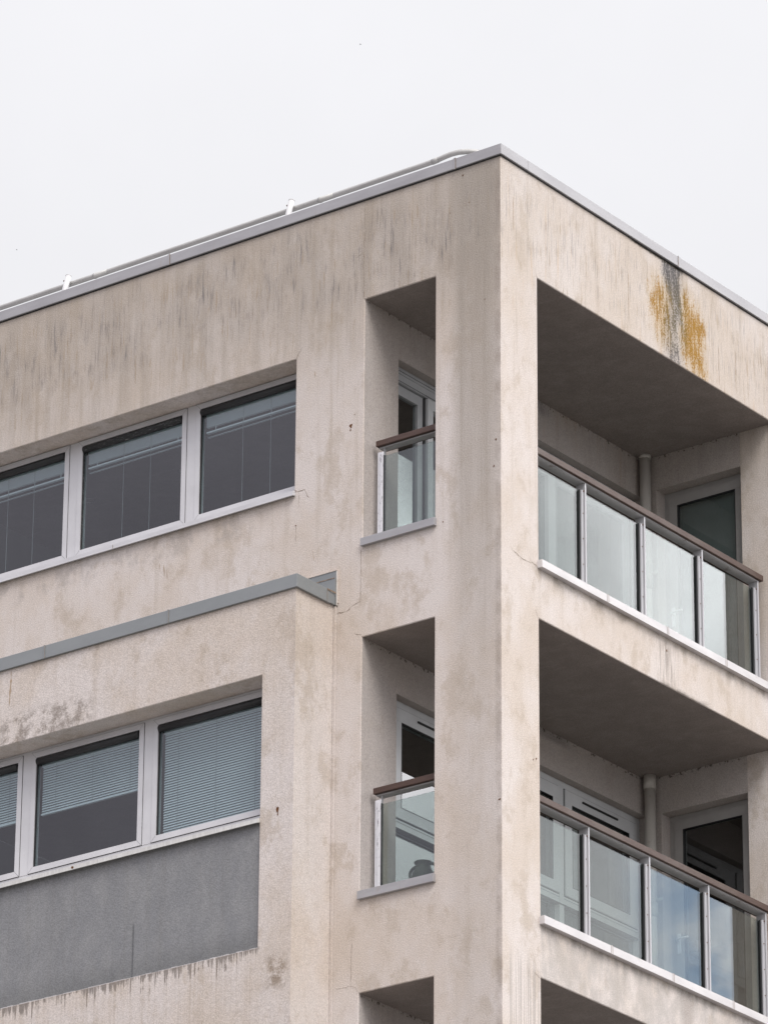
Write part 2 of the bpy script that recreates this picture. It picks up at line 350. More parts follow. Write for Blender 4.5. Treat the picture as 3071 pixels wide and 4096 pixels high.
M['sealworn'] = simple('worn_black_rubber', (0.012, 0.012, 0.013), (0.02, 0.02, 0.021), 0.6, dirt=((0.35, 0.35, 0.34), (30, 30, 160), 0.56, 0.8))
M['upvc'] = simple('white_door_plastic', (0.54, 0.545, 0.555), (0.59, 0.595, 0.605), 0.35, dirt=((0.42, 0.40, 0.37), (6, 6, 6), 0.66, 0.35))
M['doorgrey'] = simple('grey_door_metal', (0.36, 0.365, 0.375), (0.41, 0.415, 0.425), 0.4)
M['doortaupe'] = simple('end_door_plastic', (0.30, 0.285, 0.275), (0.34, 0.325, 0.315), 0.4)
M['plaster'] = simple('room_plaster', (0.33, 0.325, 0.32), (0.37, 0.365, 0.36), 0.9, sc=(1, 1, 1))
M['carpet'] = simple('room_floor', (0.16, 0.14, 0.12), (0.2, 0.18, 0.15), 0.95)
M['post'] = simple('post_paint', (0.38, 0.375, 0.39), (0.44, 0.43, 0.445), 0.45, 0.0, (30, 30, 3), dirt=((0.27, 0.19, 0.13), (30, 30, 16), 0.66, 0.8))
M['peel'] = simple('peeling_white_paint', (0.60, 0.59, 0.615), (0.66, 0.65, 0.67), 0.6, 0.0, (30, 30, 3), dirt=((0.16, 0.15, 0.16), (60, 60, 18), 0.545, 0.9))
M['steel'] = simple('rail_flat_steel', (0.36, 0.355, 0.36), (0.42, 0.415, 0.42), 0.5, dirt=((0.16, 0.12, 0.10), (9, 9, 9), 0.58, 0.7))
M['sealant'] = simple('pale_sealant', (0.46, 0.42, 0.38), (0.55, 0.51, 0.47), 0.7, sc=(20, 20, 20), dirt=((0.3, 0.24, 0.19), (30, 30, 30), 0.58, 0.7))
M['rblind'] = simple('grey_green_blind', (0.27, 0.31, 0.305), (0.30, 0.34, 0.335), 0.8)
M['pipe'] = simple('pipe_plastic', (0.50, 0.47, 0.43), (0.55, 0.52, 0.48), 0.5, sc=(8, 8, 3), dirt=((0.30, 0.26, 0.22), (10, 10, 6), 0.6, 0.5))
M['rail'] = simple('galvanised_pipe', (0.36, 0.35, 0.335), (0.42, 0.41, 0.395), 0.4, 0.1, (6, 30, 30), dirt=((0.30, 0.27, 0.25), (5, 40, 40), 0.58, 0.5))
M['white'] = simple('white_post_paint', (0.50, 0.49, 0.49), (0.57, 0.56, 0.56), 0.4)
M['blind'] = simple('blind_slat', (0.64, 0.66, 0.67), (0.68, 0.70, 0.71), 0.4)
M['cord'] = simple('blind_cord', (0.30, 0.31, 0.31), (0.34, 0.35, 0.35), 0.8)
M['curtain'] = simple('curtain_cloth', (0.62, 0.63, 0.62), (0.70, 0.71, 0.70), 0.9, sc=(20, 20, 1))
M['jug'] = simple('olive_stoneware', (0.085, 0.085, 0.062), (0.12, 0.12, 0.088), 0.65, sc=(30, 30, 30), bump=0.3, bsc=160)
M['bird'] = simple('bird_feathers', (0.03, 0.028, 0.026), (0.05, 0.045, 0.04), 0.8)
M['asphalt'] = simple('pavement', (0.13, 0.125, 0.12), (0.17, 0.165, 0.155), 0.9, sc=(0.3, 0.3, 0.3), bump=0.4, bsc=30)
M['chrome'] = simple('lamp_ring_metal', (0.6, 0.6, 0.6), (0.65, 0.65, 0.65), 0.25, 0.8)
M['wglass'] = glass('window_glass', (0.66, 0.745, 0.765), 1.85, 0.0, 0.012)
M['dglass'] = glass('door_glass', (0.60, 0.645, 0.64), 2.5)
M['bglass'] = glass('balustrade_glass', (0.73, 0.785, 0.765), 1.30, 0.0, 0.014)

def wood_mat():
    mt, g, bs, out, geo = new_mat('handrail_hardwood'); P = geo.outputs['Position']
    n = g.noise(P, 1.0, 5, 0.7, k=(7, 7, 150)); n2 = g.noise(P, 5.0, 3, 0.6); n3 = g.noise(P, 1.0, 3, 0.7, k=(40, 40, 300), off=(1, 2, 3))
    p = g.xyz(P)
    c = g.mix(g.sm(n, 0.3, 0.7), (0.052, 0.026, 0.019), (0.082, 0.046, 0.033))
    c = g.mix(g.mul(g.sm(n2, 0.40, 0.65), g.sm(p[0], -0.16, -0.12), g.sm(p[1], 0.4, 0.6), 0.6), c, (0.092, 0.064, 0.050))
    c = g.mix(g.mul(g.sm(n3, 0.68, 0.75), 0.6), c, (0.42, 0.34, 0.29))
    S(bs, 'Base Color', c, g); S(bs, 'Roughness', 0.55); S(bs, 'Normal', g.bump(n, 0.3, 0.003), g)
    return mt
M['wood'] = wood_mat()

# ------------------------------------------------------------------ setting
mb = MB(); mb.quad((-1500, -1500, 0), (1500, -1500, 0), (1500, 1500, 0), (-1500, 1500, 0))
tag(mb.build('ground', M['asphalt'], recalc=False), kind='structure')

# ------------------------------------------------------------------ the building
bld = bpy.data.objects.new('apartment_building', None); col.objects.link(bld)
tag(bld, 'beige rendered apartment block with stained walls, corner loggias and strip windows', 'building')
Z = lambda v: v + H

def plate(mb, U, V, holes, fn, back, mi=0, mir=0, mib=None):
    """flat wall skin: U,V grid lines, holes (u0,u1,v0,v1); fn(u,v,d) -> point; back = depth"""
    def inh(u, v): return any(a < u < b and c < v < d for a, b, c, d in holes)
    for i in range(len(U)-1):
        for j in range(len(V)-1):
            uc, vc = (U[i]+U[i+1])/2, (V[j]+V[j+1])/2
            if inh(uc, vc): continue
            for d, k in ((0, mi), (back, mi if mib is None else mib)):
                mb.quad(fn(U[i], V[j], d), fn(U[i+1], V[j], d), fn(U[i+1], V[j+1], d), fn(U[i], V[j+1], d), k)
            for (a, b) in (((U[i], V[j]), (U[i], V[j+1])), ((U[i+1], V[j]), (U[i+1], V[j+1])), ((U[i], V[j]), (U[i+1], V[j])), ((U[i], V[j+1]), (U[i+1], V[j+1]))):
                mu, mv = (a[0]+b[0])/2, (a[1]+b[1])/2
                if a[0] == b[0]: q = (mu + (1e-3 if mu <= uc - 1e-9 and a[0] == U[i] else 0), mv); o = (a[0] - (uc-a[0])*0.01, mv)
                else: o = (mu, a[1] - (vc-a[1])*0.01)
                if inh(*o): mb.quad(fn(*a, 0), fn(*b, 0), fn(*b, back), fn(*a, back), mir)

LZ = [0.0, -2.85, -5.70]
SOF = [-0.888, -3.752, -6.602]                 # loggia ceilings
holesA = [(-5.66, -1.987, -2.40, -1.222), (-1.312, -0.622, -2.995, SOF[0]), (-1.312, -0.622, -5.865, SOF[1]-0.0), (-1.312, -0.622, -8.73, SOF[2]),
          (-8.7, -1.76, -9.3, -3.45)]
holesB = [(0.487, 3.86, -3.325, SOF[0]), (0.487, 3.86, -6.175, SOF[1]), (0.487, 3.86, -9.02, SOF[2])]
zs = sorted(set([-H, 0.0] + [h[2] for h in holesA+holesB] + [h[3] for h in holesA+holesB] + [-12.0, -15.0]))
xs = sorted(set([-9.0, 0.0] + [h[0] for h in holesA] + [h[1] for h in holesA]))
ys = sorted(set([0.0, 8.0] + [h[0] for h in holesB] + [h[1] for h in holesB]))
mb = MB()
plate(mb, xs, zs, holesA, lambda u, v, d: (u, (d if u < -0.001 or d == 0 else d), Z(v)) if not (u > -0.001 and d > 0) else (-0.25, 0.30, Z(v)), 0.30, 0, 0, 0)
plate(mb, ys, zs, holesB, lambda u, v, d: (-d, u, Z(v)) if not (u < 0.001 and d > 0) else (-0.25, 0.30, Z(v)), 0.25, 0, 0, 0)
def wobble(zc, amp=0.0011): pass
wall = mb.build('wall', [M['stucco'], M['crack'], M['rust'], M['rustpale']], bld, merge=True, bevel=0.007)

# projecting bay, lower left
PB = -0.48
mb = MB()
bx = sorted([-9.0, -5.70, -1.895, -1.578]); bz = sorted([-H, -6.262, -4.083, -3.335, -9.0, -7.0])
plate(mb, bx, bz, [(-5.70, -1.895, -6.262, -4.083)], lambda u, v, d: (u, PB + d, Z(v)), 0.24)
mb.quad((-1.578, PB, Z(-H)), (-1.578, 0.0, Z(-H)), (-1.578, 0.0, Z(-3.335)), (-1.578, PB, Z(-3.335)))
bay = mb.build('bay_wall', [M['stucco'], M['crack'], M['rust'], M['rustpale']], bld, merge=True, bevel=0.007)
mb = MB()
mb.box(-8.95, -1.60, PB+0.02, -0.003, Z(-3.40), Z(-3.36))
mb.build('bay_roof', M['flash'], bld)
# recessed grey panel under the bay window
mb = MB(); mb.box(-5.70, -1.896, PB+0.018, PB+0.235, Z(-6.262), Z(-5.262))
for i in range(60):                                  # ragged bead of filler along its foot
    x0 = -5.6 + i*0.0625; h = random.Random(i).uniform(0.001, 0.006)
    mb.box(x0, x0+0.055, PB+0.004, PB+0.018, Z(-6.262), Z(-6.262+h), 1)
mb.build('wall_panel', [M['grey'], M['ledge']], bld)

# floor slabs, loggia walls, rooms
for i, zc in enumerate(SOF):
    zt = zc + (0.78 if i == 0 else 0.352)
    mb = MB(); mb.box(-1.311, -0.009, 0.009, 3.8615, Z(zc-0.002), Z(zc+0.02)); mb.box(-6.6, -0.252, 0.302, 7.9, Z(zc+0.0205), Z(zt))
    mb.box(-6.6, -1.76, PB+0.26, 0.302, Z(zc+0.02), Z(zt)) if i else None
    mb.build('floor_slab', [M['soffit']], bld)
    # the strip of soffit through the depth of each wall opening is the hole's own top
for i in range(3):
    top = SOF[i]; bot = SOF[i+1]+0.352 if i < 2 else -9.1
    # back wall of the loggia (faces +X), doorway y 0.445..3.86
    dz = (-1.240, -4.075, -6.93)[i]; top += 0.0202
    mb = MB()
    mb.hexa([(-1.56, 0.31, Z(bot)), (-1.3105, 0.008, Z(bot)), (-1.3105, 0.445, Z(bot)), (-1.56, 0.445, Z(bot)), (-1.56, 0.31, Z(top)), (-1.3105, 0.008, Z(top)), (-1.3105, 0.445, Z(top)), (-1.56, 0.445, Z(top))])
    mb.box(-1.56, -1.3105, 0.4452, 3.86, Z(dz), Z(top))
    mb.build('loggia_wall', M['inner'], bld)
    # end wall (faces -Y), doorway x -1.17..-0.335
    ez = (-1.194, -4.071, -6.93)[i]
    mb = MB()
    mb.box(-1.56, -1.172, 3.86, 4.11, Z(bot), Z(top)); mb.box(-0.333, -0.252, 3.86, 4.11, Z(bot), Z(top)); mb.box(-1.172, -0.333, 3.86, 4.11, Z(ez), Z(top))
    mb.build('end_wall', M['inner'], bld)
    mb = MB(); mb.box(-0.3325, -0.008, 3.8575, 3.8598, Z(bot), Z(top-0.0230)); mb.build('end_wall_render', M['stucco'], bld)
    # inside of the corner pier
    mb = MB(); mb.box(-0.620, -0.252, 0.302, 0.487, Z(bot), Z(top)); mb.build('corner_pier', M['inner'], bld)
    # rooms
    mb = MB()
    for bx_ in ((-6.7, -6.6, -0.2, 7.9), (-6.6, -0.25, 7.8, 7.9), (-3.9, -3.8, 3.4, 7.8), (-1.70, -1.562, 0.30, 0.445)):
        mb = MB(); mb.box(*bx_, Z(bot), Z(top)); mb.build('room_wall', M['plaster'], bld)
# the neighbouring wing that steps forward beyond the frame
mb = MB(); mb.box(0.003, 0.50, 4.32, 7.9, 0, Z(-0.02)); mb.build('side_wing', M['stucco'], bld)
# roof deck
mb = MB(); mb.box(-8.95, -0.255, 0.302, 7.95, Z(-0.10), Z(-0.06)); mb.build('roof', M['flash'], bld)

# ---------------------------------------------- cracks and rust marks lie on the render as hairline ribbons
def ribbon(mb, pts, w, fn, mi, seed=0, jit=0.006, eps=0.0016):
    rnd = random.Random(seed); P = []
    for (a, b) in zip(pts, pts[1:]):
        n = max(2, int(math.hypot(b[0]-a[0], b[1]-a[1])/0.022))
        for k in range(n):
            t = k/n; P.append((a[0]+(b[0]-a[0])*t + rnd.uniform(-jit, jit)*0.5, a[1]+(b[1]-a[1])*t + rnd.uniform(-jit, jit)*0.5))
    P.append(pts[-1])
    L_, R_ = [], []
    for i, p in enumerate(P):
        q0, q1 = P[max(i-1, 0)], P[min(i+1, len(P)-1)]
        dx_, dy_ = q1[0]-q0[0], q1[1]-q0[1]; l = math.hypot(dx_, dy_) or 1
        ww = w*rnd.uniform(0.2, 1.05)*0.40*(0.35 if i in (0, len(P)-1) else 1)
        L_.append((p[0]-dy_/l*ww, p[1]+dx_/l*ww)); R_.append((p[0]+dy_/l*ww, p[1]-dx_/l*ww))
    for i in range(len(P)-1):
        mb.quad(fn(*L_[i], -eps), fn(*R_[i], -eps), fn(*R_[i+1], -eps), fn(*L_[i+1], -eps), mi)
def blob(mb, c, r, fn, mi, seed=0, asp=1.5, eps=0.0018):
    rnd = random.Random(seed); n = 14
    pts = []
    for k in range(n):
        a = 2*math.pi*k/n; rr = r*rnd.uniform(0.45, 1.15)
        pts.append(fn(c[0]+math.cos(a)*rr, c[1]+math.sin(a)*rr*asp, -eps))
    mb.poly(pts, mi)
fA = lambda u, v, d: (u, d, Z(v)); fB = lambda u, v, d: (-d, u, Z(v)); fC = lambda u, v, d: (u, PB+d, Z(v)); fS = lambda u, v, d: (-1.578-d, u, Z(v))
mb = MB()
mb = MB(); ribbon(mb, [(-1.318, -0.30), (-1.326, -0.49), (-1.322, -0.70), (-1.326, -0.885)], 0.006, fA, 0, 1, 0.010); mb.build('crack', M['crack'], bld, recalc=False)
mb = MB(); ribbon(mb, [(-1.318, -0.06), (-1.318, -0.30)], 0.003, fA, 0, 2, 0.008); mb.build('crack', M['crack'], bld, recalc=False)
mb = MB(); ribbon(mb, [(-1.39, -0.50), (-1.326, -0.47)], 0.004, fA, 0, 3); mb.build('crack', M['crack'], bld, recalc=False)
mb = MB(); ribbon(mb, [(-1.324, -3.02), (-1.325, -3.16), (-1.328, -3.456)], 0.006, fA, 0, 4, 0.002); mb.build('crack', M['crack'], bld, recalc=False)
mb = MB(); ribbon(mb, [(-1.328, -3.456), (-1.42, -3.478), (-1.46, -3.505), (-1.575, -3.500)], 0.007, fA, 0, 5, 0.010); mb.build('crack', M['crack'], bld, recalc=False)
mb = MB(); ribbon(mb, [(-1.38, -3.71), (-1.312, -3.735)], 0.006, fA, 0, 6); mb.build('crack', M['crack'], bld, recalc=False)
mb = MB(); ribbon(mb, [(-1.985, -1.215), (-1.955, -1.17), (-1.92, -1.134)], 0.008, fA, 0, 7); mb.build('crack', M['crack'], bld, recalc=False)
mb = MB(); ribbon(mb, [(-1.985, -2.355), (-1.95, -2.372), (-1.888, -2.372), (-1.835, -2.458)], 0.006, fA, 0, 8, 0.012); mb.build('crack', M['crack'], bld, recalc=False)
mb = MB(); blob(mb, (-1.978, -2.368), 0.011, fA, 0, 9, 1.4); mb.build('rust_spot', M['rust'], bld, recalc=False)
mb = MB(); ribbon(mb, [(-1.94, -2.37), (-1.94, -2.52)], 0.003, fA, 0, 10); mb.build('crack', M['crack'], bld, recalc=False)
mb = MB(); ribbon(mb, [(-1.965, -2.66), (-1.965, -2.80)], 0.004, fA, 0, 11); mb.build('crack', M['crack'], bld, recalc=False)
mb = MB(); blob(mb, (-1.966, -2.66), 0.009, fA, 0, 12, 0.8); mb.build('rust_spot', M['rust'], bld, recalc=False)
mb = MB(); ribbon(mb, [(-1.378, -6.197), (-1.387, -6.534), (-1.34, -6.55), (-1.317, -6.60)], 0.005, fA, 0, 13, 0.004); mb.build('crack', M['crack'], bld, recalc=False)
mb = MB(); ribbon(mb, [(-1.387, -6.534), (-1.52, -6.535)], 0.004, fA, 0, 14, 0.01); mb.build('crack', M['crack'], bld, recalc=False)
mb = MB(); ribbon(mb, [(-1.56, -3.52), (-1.56, -5.2), (-1.558, -8.5)], 0.004, fA, 0, 15, 0.002); mb.build('crack', M['crack'], bld, recalc=False)
mb = MB(); ribbon(mb, [(-0.622, -0.885), (-0.62, -0.86)], 0.004, fA, 0, 16); mb.build('crack', M['crack'], bld, recalc=False)
mb = MB(); ribbon(mb, [(0.15, -3.31), (0.33, -3.345), (0.40, -3.32), (0.487, -3.345)], 0.006, fB, 0, 17, 0.014); mb.build('crack', M['crack'], bld, recalc=False)
mb = MB(); ribbon(mb, [(0.44, -3.70), (0.475, -3.755)], 0.006, fB, 0, 18); mb.build('crack', M['crack'], bld, recalc=False)
mb = MB(); ribbon(mb, [(0.40, -6.585), (0.44, -6.60), (0.487, -6.615)], 0.008, fB, 0, 19); mb.build('crack', M['crack'], bld, recalc=False)
mb = MB(); ribbon(mb, [(0.455, -0.80), (0.465, -0.86), (0.487, -0.90)], 0.004, fB, 0, 20); mb.build('crack', M['crack'], bld, recalc=False)
mb = MB()
for (p, r, a, s, fn) in [((-1.436, -1.950), 0.017, 1.3, 1, fA), ((-1.44, -1.985), 0.007, 1.6, 2, fA), ((-1.40, -1.86), 0.005, 1, 3, fA), ((-0.045, -2.432), 0.009, 1.5, 4, fA), ((-0.067, -2.65), 0.007, 1.6, 5, fA),
                      ((-1.725, -5.205), 0.014, 2.2, 6, fC), ((-1.722, -5.245), 0.007, 2.6, 7, fC), ((-0.36, -0.085), 0.008, 1.2, 8, fA), ((-0.30, -0.34), 0.005, 1, 9, fA), ((-0.48, -0.38), 0.005, 1, 10, fA),
                      ((-0.545, -2.99), 0.006, 1.3, 11, fA), ((0.44, -4.9), 0.010, 1.0, 12, fB), ((0.40, -4.92), 0.008, 1.2, 13, fB), ((-0.02, -5.35), 0.014, 0.5, 14, fA), ((-0.15, -1.22), 0.005, 1.4, 15, fA),
                      ((2.214, -3.455), 0.010, 1.6, 16, fB), ((3.62, -2.66), 0.004, 1.2, 17, fB), ((-3.71, -5.262), 0.016, 0.9, 18, lambda u, v, d: (u, PB-0.022+d, Z(v)))]:
    mb = MB(); blob(mb, p, r, fn, 0, s, a); mb.build('rust_spot', M['rust'], bld, recalc=False)
mb = MB()
for (p, q, w, s, fn) in [((-3.29, -2.66), (-3.28, -2.78), 0.012, 1, fA), ((-3.26, -2.70), (-3.25, -2.80), 0.010, 2, fA), ((-3.33, -2.64), (-3.335, -2.70), 0.008, 3, fA), ((-3.487, -0.80), (-3.487, -0.89), 0.009, 4, fA),
                      ((-3.224, -0.77), (-3.222, -0.86), 0.008, 5, fA), ((-1.80, -1.38), (-1.79, -1.46), 0.009, 6, fA), ((-1.80, -2.9), (-1.78, -3.0), 0.008, 7, fA), 
                      ((0.17, -0.30), (0.17, -0.6), 0.010, 10, fB), ((1.75, -0.35), (1.75, -0.75), 0.008, 11, fB), ((3.05, -0.5), (3.05, -0.85), 0.010, 12, fB), ((3.3, -0.45), (3.3, -0.83), 0.008, 13, fB),
                      ((-4.43, -3.52), (-4.44, -3.75), 0.03, 14, fC), ((-4.43, -3.46), (-4.43, -3.52), 0.012, 15, fC)]:
    mb = MB(); ribbon(mb, [p, q], w, fn, 0, s+40, 0.004); mb.build('rust_streak', M['rustpale'], bld, recalc=False)

# ---------------------------------------------- coping along the roof edge, with its joint clips
def l_strip(mb, segs, mi=0):
    for s_ in segs: mb.box(*s_, mi)
mb = MB()
mb.box(-9.0, 0.022, -0.022, 0.34, Z(-0.016), Z(0.074))
mb.box(-0.36, 0.022, 0.34, 8.0, Z(-0.016), Z(0.074))
co = mb.build('roof_coping', M['coping'], bld, bevel=0.004)
for x in (-0.413, -3.29, -6.2):
    mb = MB(); mb.box(x-0.022, x, -0.0255, -0.0205, Z(-0.019), Z(0.076)); mb.box(x-0.003, x+0.002, -0.027, -0.0255, Z(-0.024), Z(0.077), 1)
    mb.build('coping_joint', [M['coping'], M['crack']], co)
for y in (2.44, 5.4):
    mb = MB(); mb.box(0.0205, 0.0248, y, y+0.03, Z(-0.019), Z(0.076)); mb.box(0.0248, 0.026, y, y+0.004, Z(-0.019), Z(0.078), 1)
    mb.build('coping_joint', [M['coping'], M['crack']], co)
mb = MB()    # black strip standing in for the shade line beneath the coping
mb.box(-9.0, 0.008, -0.008, 0.004, Z(-0.024), Z(-0.0165)); mb.box(-0.004, 0.008, 0.004, 8.0, Z(-0.024), Z(-0.0165))
mb.build('coping_shade_strip', M['seal'], bld)

# grey flashing round the head of the bay
mb = MB()
mb.box(-9.0, -1.553, PB-0.022, PB+0.10, Z(-3.442), Z(-3.332))
mb.box(-1.66, -1.553, PB+0.10, -0.085, Z(-3.442), Z(-3.332))
mb.box(-1.66, -1.556, -0.085, -0.004, Z(-3.436), Z(-3.345))
fl = mb.build('bay_flashing', M['flash'], bld, bevel=0.003)
for x in (-4.066, -2.81, -5.3):
    mb = MB(); mb.box(x-0.014, x, PB-0.0265, PB-0.0215, Z(-3.443), Z(-3.331)); mb.box(x-0.002, x+0.001, PB-0.0275, PB-0.0265, Z(-3.443), Z(-3.331), 1)
    mb.build('flashing_joint', [M['flash'], M['crack']], fl)
mb = MB()
mb.box(-8.9, -1.552, -0.018, -0.002, Z(-3.36), Z(-3.150)); mb.box(-8.9, -1.552, -0.030, -0.018, Z(-3.36), Z(-3.212)); mb.box(-8.9, -1.54, -0.022, -0.002, Z(-3.150), Z(-3.142), 1)
mb.box(-1.5515, -1.535, -0.014, -0.002, Z(-3.42), Z(-3.150), 1)
mb.box(-1.575, -1.553, -0.016, -0.002, Z(-9.0), Z(-3.445), 1)
mb.build('upstand_flashing', [M['flash'], M['stucco']], bld)
mb = MB(); mb.box(-8.9, -1.556, -0.0325, -0.0305, Z(-3.216), Z(-3.209)); mb.build('flashing_joint', M['crack'], fl)
mb = MB(); mb.box(-1.5525, -1.549, -0.125, -0.004, Z(-3.345), Z(-3.331)); mb.build('flashing_joint', M['crack'], fl)
mb = MB(); mb.box(-1.5525, -1.5512, -0.126, -0.122, Z(-3.44), Z(-3.345)); mb.build('flashing_joint', M['crack'], fl)
mb = MB(); mb.box(-1.551, -1.541, -0.020, -0.001, Z(-3.44), Z(-3.146)); mb.build('sealant_bead', M['sealant'], fl, bevel=0.003)

# ---------------------------------------------- strip windows
def ring(mb, x0, x1, z0, z1, w, y0, y1, mi=0, wb=None):
    wb = w if wb is None else wb
    mb.box(x0, x1, y0, y1, z1-w, z1, mi); mb.box(x0, x1, y0, y1, z0, z0+wb, mi)
    mb.box(x0, x0+w, y0, y1, z0+wb, z1-w, mi); mb.box(x1-w, x1, y0, y1, z0+wb, z1-w, mi)

def make_blind(parent, x0, x1, ztop, drop, yb, closed, pitch=0.0212):
    mb = MB(); rnd = random.Random(int(x0*100))
    mb.box(x0, x1, yb-0.014, yb+0.014, ztop-0.024, ztop)            # head rail
    n = int(drop/pitch)
    if not closed:                                                  # pulled up: stacked slats above the bottom rail
        for k in range(14):
            z = ztop - 0.026 - k*0.0062; mb.box(x0+0.004, x1-0.004, yb-0.012, yb+0.012, z-0.0030, z-0.0005)
        zz = ztop - drop
        mb.box(x0+0.004, x1-0.004, yb-0.013, yb+0.013, zz, zz+0.013)
        mb.box(x0+0.004, x1-0.004, yb+0.002, yb+0.022, zz-0.032, zz-0.029)
        for f in (0.10, 0.38, 0.66, 0.94):
            xx = x0 + (x1-x0)*f; mb.box(xx-0.003, xx+0.003, yb-0.014, yb-0.0125, zz, ztop-0.11, 0)
    else:
        for k in range(n):
            z = ztop - 0.030 - k*pitch; a = 0.0096; t = rnd.uniform(-0.0006, 0.0006)
            mb.hexa([(x0+0.004, yb-0.005, z-a+t), (x1-0.004, yb-0.005, z-a), (x1-0.004, yb+0.005, z+a), (x0+0.004, yb+0.005, z+a),
                     (x0+0.004, yb-0.005, z-a+t+0.001), (x1-0.004, yb-0.005, z-a+0.001), (x1-0.004, yb+0.005, z+a+0.001), (x0+0.004, yb+0.005, z+a+0.001)])
        zz = ztop - drop; mb.box(x0+0.004, x1-0.004, yb-0.012, yb+0.012, zz-0.014, zz)
    b = mb.build('blind', M['blind'], parent)
    for f in ((0.38, 0.66) if not closed else (0.15, 0.52, 0.90)):
        xx = x0 + (x1-x0)*f; mb = MB()
        mb.box(xx-0.0012, xx+0.0012, yb-0.0165, yb-0.0145, ztop-(1.0 if not closed else drop), ztop-0.02)
        mb.build('blind_cord', M['cord'], parent)

def strip_window(x_right, n, pitch, zt, zg1, zg0, zb, yf, sash_gap, gl_l, mod, seals, blinds):
    """x_right: right jamb; zg1/zg0 glass top/bottom; yf: plane of the frame face"""
    fr = MB(); x_left = -5.68
    fr.box(x_left, x_right-0.002, yf+0.004, yf+0.07, zg1+0.048, zt-0.001)
    fr.box(x_left, x_right-0.002, yf+0.004, yf+0.07, zb, zg0-0.048)
    centres = [mod - k*pitch for k in range(n)]
    for c in centres: fr.box(c-0.044, c+0.044, yf+0.001, yf+0.07, zg0-0.048, zg1+0.048)
    fr.box(x_right-0.04, x_right-0.002, yf+0.004, yf+0.07, zg0-0.048, zg1+0.048)
    fr.build('window_frame', M['frame'], bld, bevel=0.0015)
    for k in range(n):
        a = centres[k]+0.047; b = a + pitch - 0.094
        g0, g1 = a+0.052, b-0.052
        mb = MB()
        ring(mb, a, b, zg0-0.045, zg1+0.045, 0.047, yf-0.004, yf+0.055)
        # dark rebate line round the sash and mitre lines at its corners
        for (p0, p1) in (((a, zg1+0.045), (a+0.047, zg1-0.002)), ((b, zg1+0.045), (b-0.047, zg1-0.002)), ((a, zg0-0.045), (a+0.047, zg0+0.002)), ((b, zg0-0.045), (b-0.047, zg0+0.002))):
            w_ = 0.0011
            mb.quad((p0[0]-w_, yf-0.0046, p0[1]), (p0[0]+w_, yf-0.0046, p0[1]), (p1[0]+w_, yf-0.0046, p1[1]), (p1[0]-w_, yf-0.0046, p1[1]), 1)
        ring(mb, a-0.0028, b+0.0028, zg0-0.0478, zg1+0.0478, 0.0026, yf-0.001, yf+0.03, 1)
        w = mb.build('window', [M['frame'], M['seal']], bld)
        mb = MB(); mb.quad((g0-0.01, yf+0.022, zg0-0.01), (g1+0.01, yf+0.022, zg0-0.01), (g1+0.01, yf+0.022, zg1+0.01), (g0-0.01, yf+0.022, zg1+0.01))
        mb.build('pane', M['wglass'], w, recalc=False)
        mb = MB(); mb.box(g0-0.004, g0+0.004, yf+0.004, yf+0.020, zg0-0.004, zg1); mb.box(g0, g1, yf+0.006, yf+0.020, zg0-0.004, zg0+0.002)
        r_ = 0.031; zc = zg1-0.034
        mb.tube([(g0+0.002, yf+0.010, zc), (g1-0.002, yf+0.010, zc)], r_, 16); mb.box(g0, g1, yf+0.006, yf+0.020, zg1-0.03, zg1)
        mb.build('roller_seal', M['sealworn'] if (k in seals) else M['seal'], w)
        if blinds[k]: make_blind(w, g0+0.022, g1-0.008, zg1-0.052, blinds[k][1], yf+0.052, blinds[k][0])

strip_window(-1.987, 3, 1.236, Z(-1.222), Z(-1.273), Z(-2.203), Z(-2.33), 0.212, 0, 0, -3.215, (1,), [(False, 0.16), (False, 0.15), (False, 0.16)])
strip_window(-1.895, 3, 1.240, Z(-4.083), Z(-4.153), Z(-5.070), Z(-5.16), -0.268, 0, 0, -3.173, (), [(True, 0.845), (True, 0.415), (True, 0.42)])
def sill(xr, y0, y1, zf, zbk, th, mat):
    mb = MB(); xl = -5.68
    mb.hexa([(xl, y0, zf-th), (xr, y0, zf-th), (xr, y1, zbk-th), (xl, y1, zbk-th), (xl, y0, zf), (xr, y0, zf), (xr, y1, zbk), (xl, y1, zbk)])
    mb.hexa([(xl, y0-0.004, zf-th), (xr, y0-0.004, zf-th), (xr, y0-0.0005, zf-th), (xl, y0-0.0005, zf-th), (xl, y0-0.004, zf-th+0.004), (xr, y0-0.004, zf-th+0.004), (xr, y0-0.0005, zf-th+0.004), (xl, y0-0.0005, zf-th+0.004)])
    return mb.build('window_sill', mat, bld)
sill(-1.975, -0.034, 0.25, Z(-2.372), Z(-2.285), 0.040, M['frame'])
sill(-1.893, PB-0.022, -0.20, Z(-5.247), Z(-5.135), 0.034, M['sillm'])
mb = MB()     # small marks at the sill joints
mb.box(-3.80, -3.796, -0.0352, -0.0342, Z(-2.408), Z(-2.376)); mb.build('sill_joint', M['crack'], bld)

# ---------------------------------------------- ceiling lights seen faintly through the glass
for (x, y) in ((-4.55, 1.75), (-5.6, 1.75), (-4.9, 3.9)):
    mb = MB(); pts = [(x+0.05*math.cos(a), y+0.05*math.sin(a), Z(SOF[0]-0.008)) for a in [k*math.pi/8 for k in range(17)]]
    mb.tube(pts, 0.009, 6, caps=False); mb.build('downlight', M['chrome'], bld)

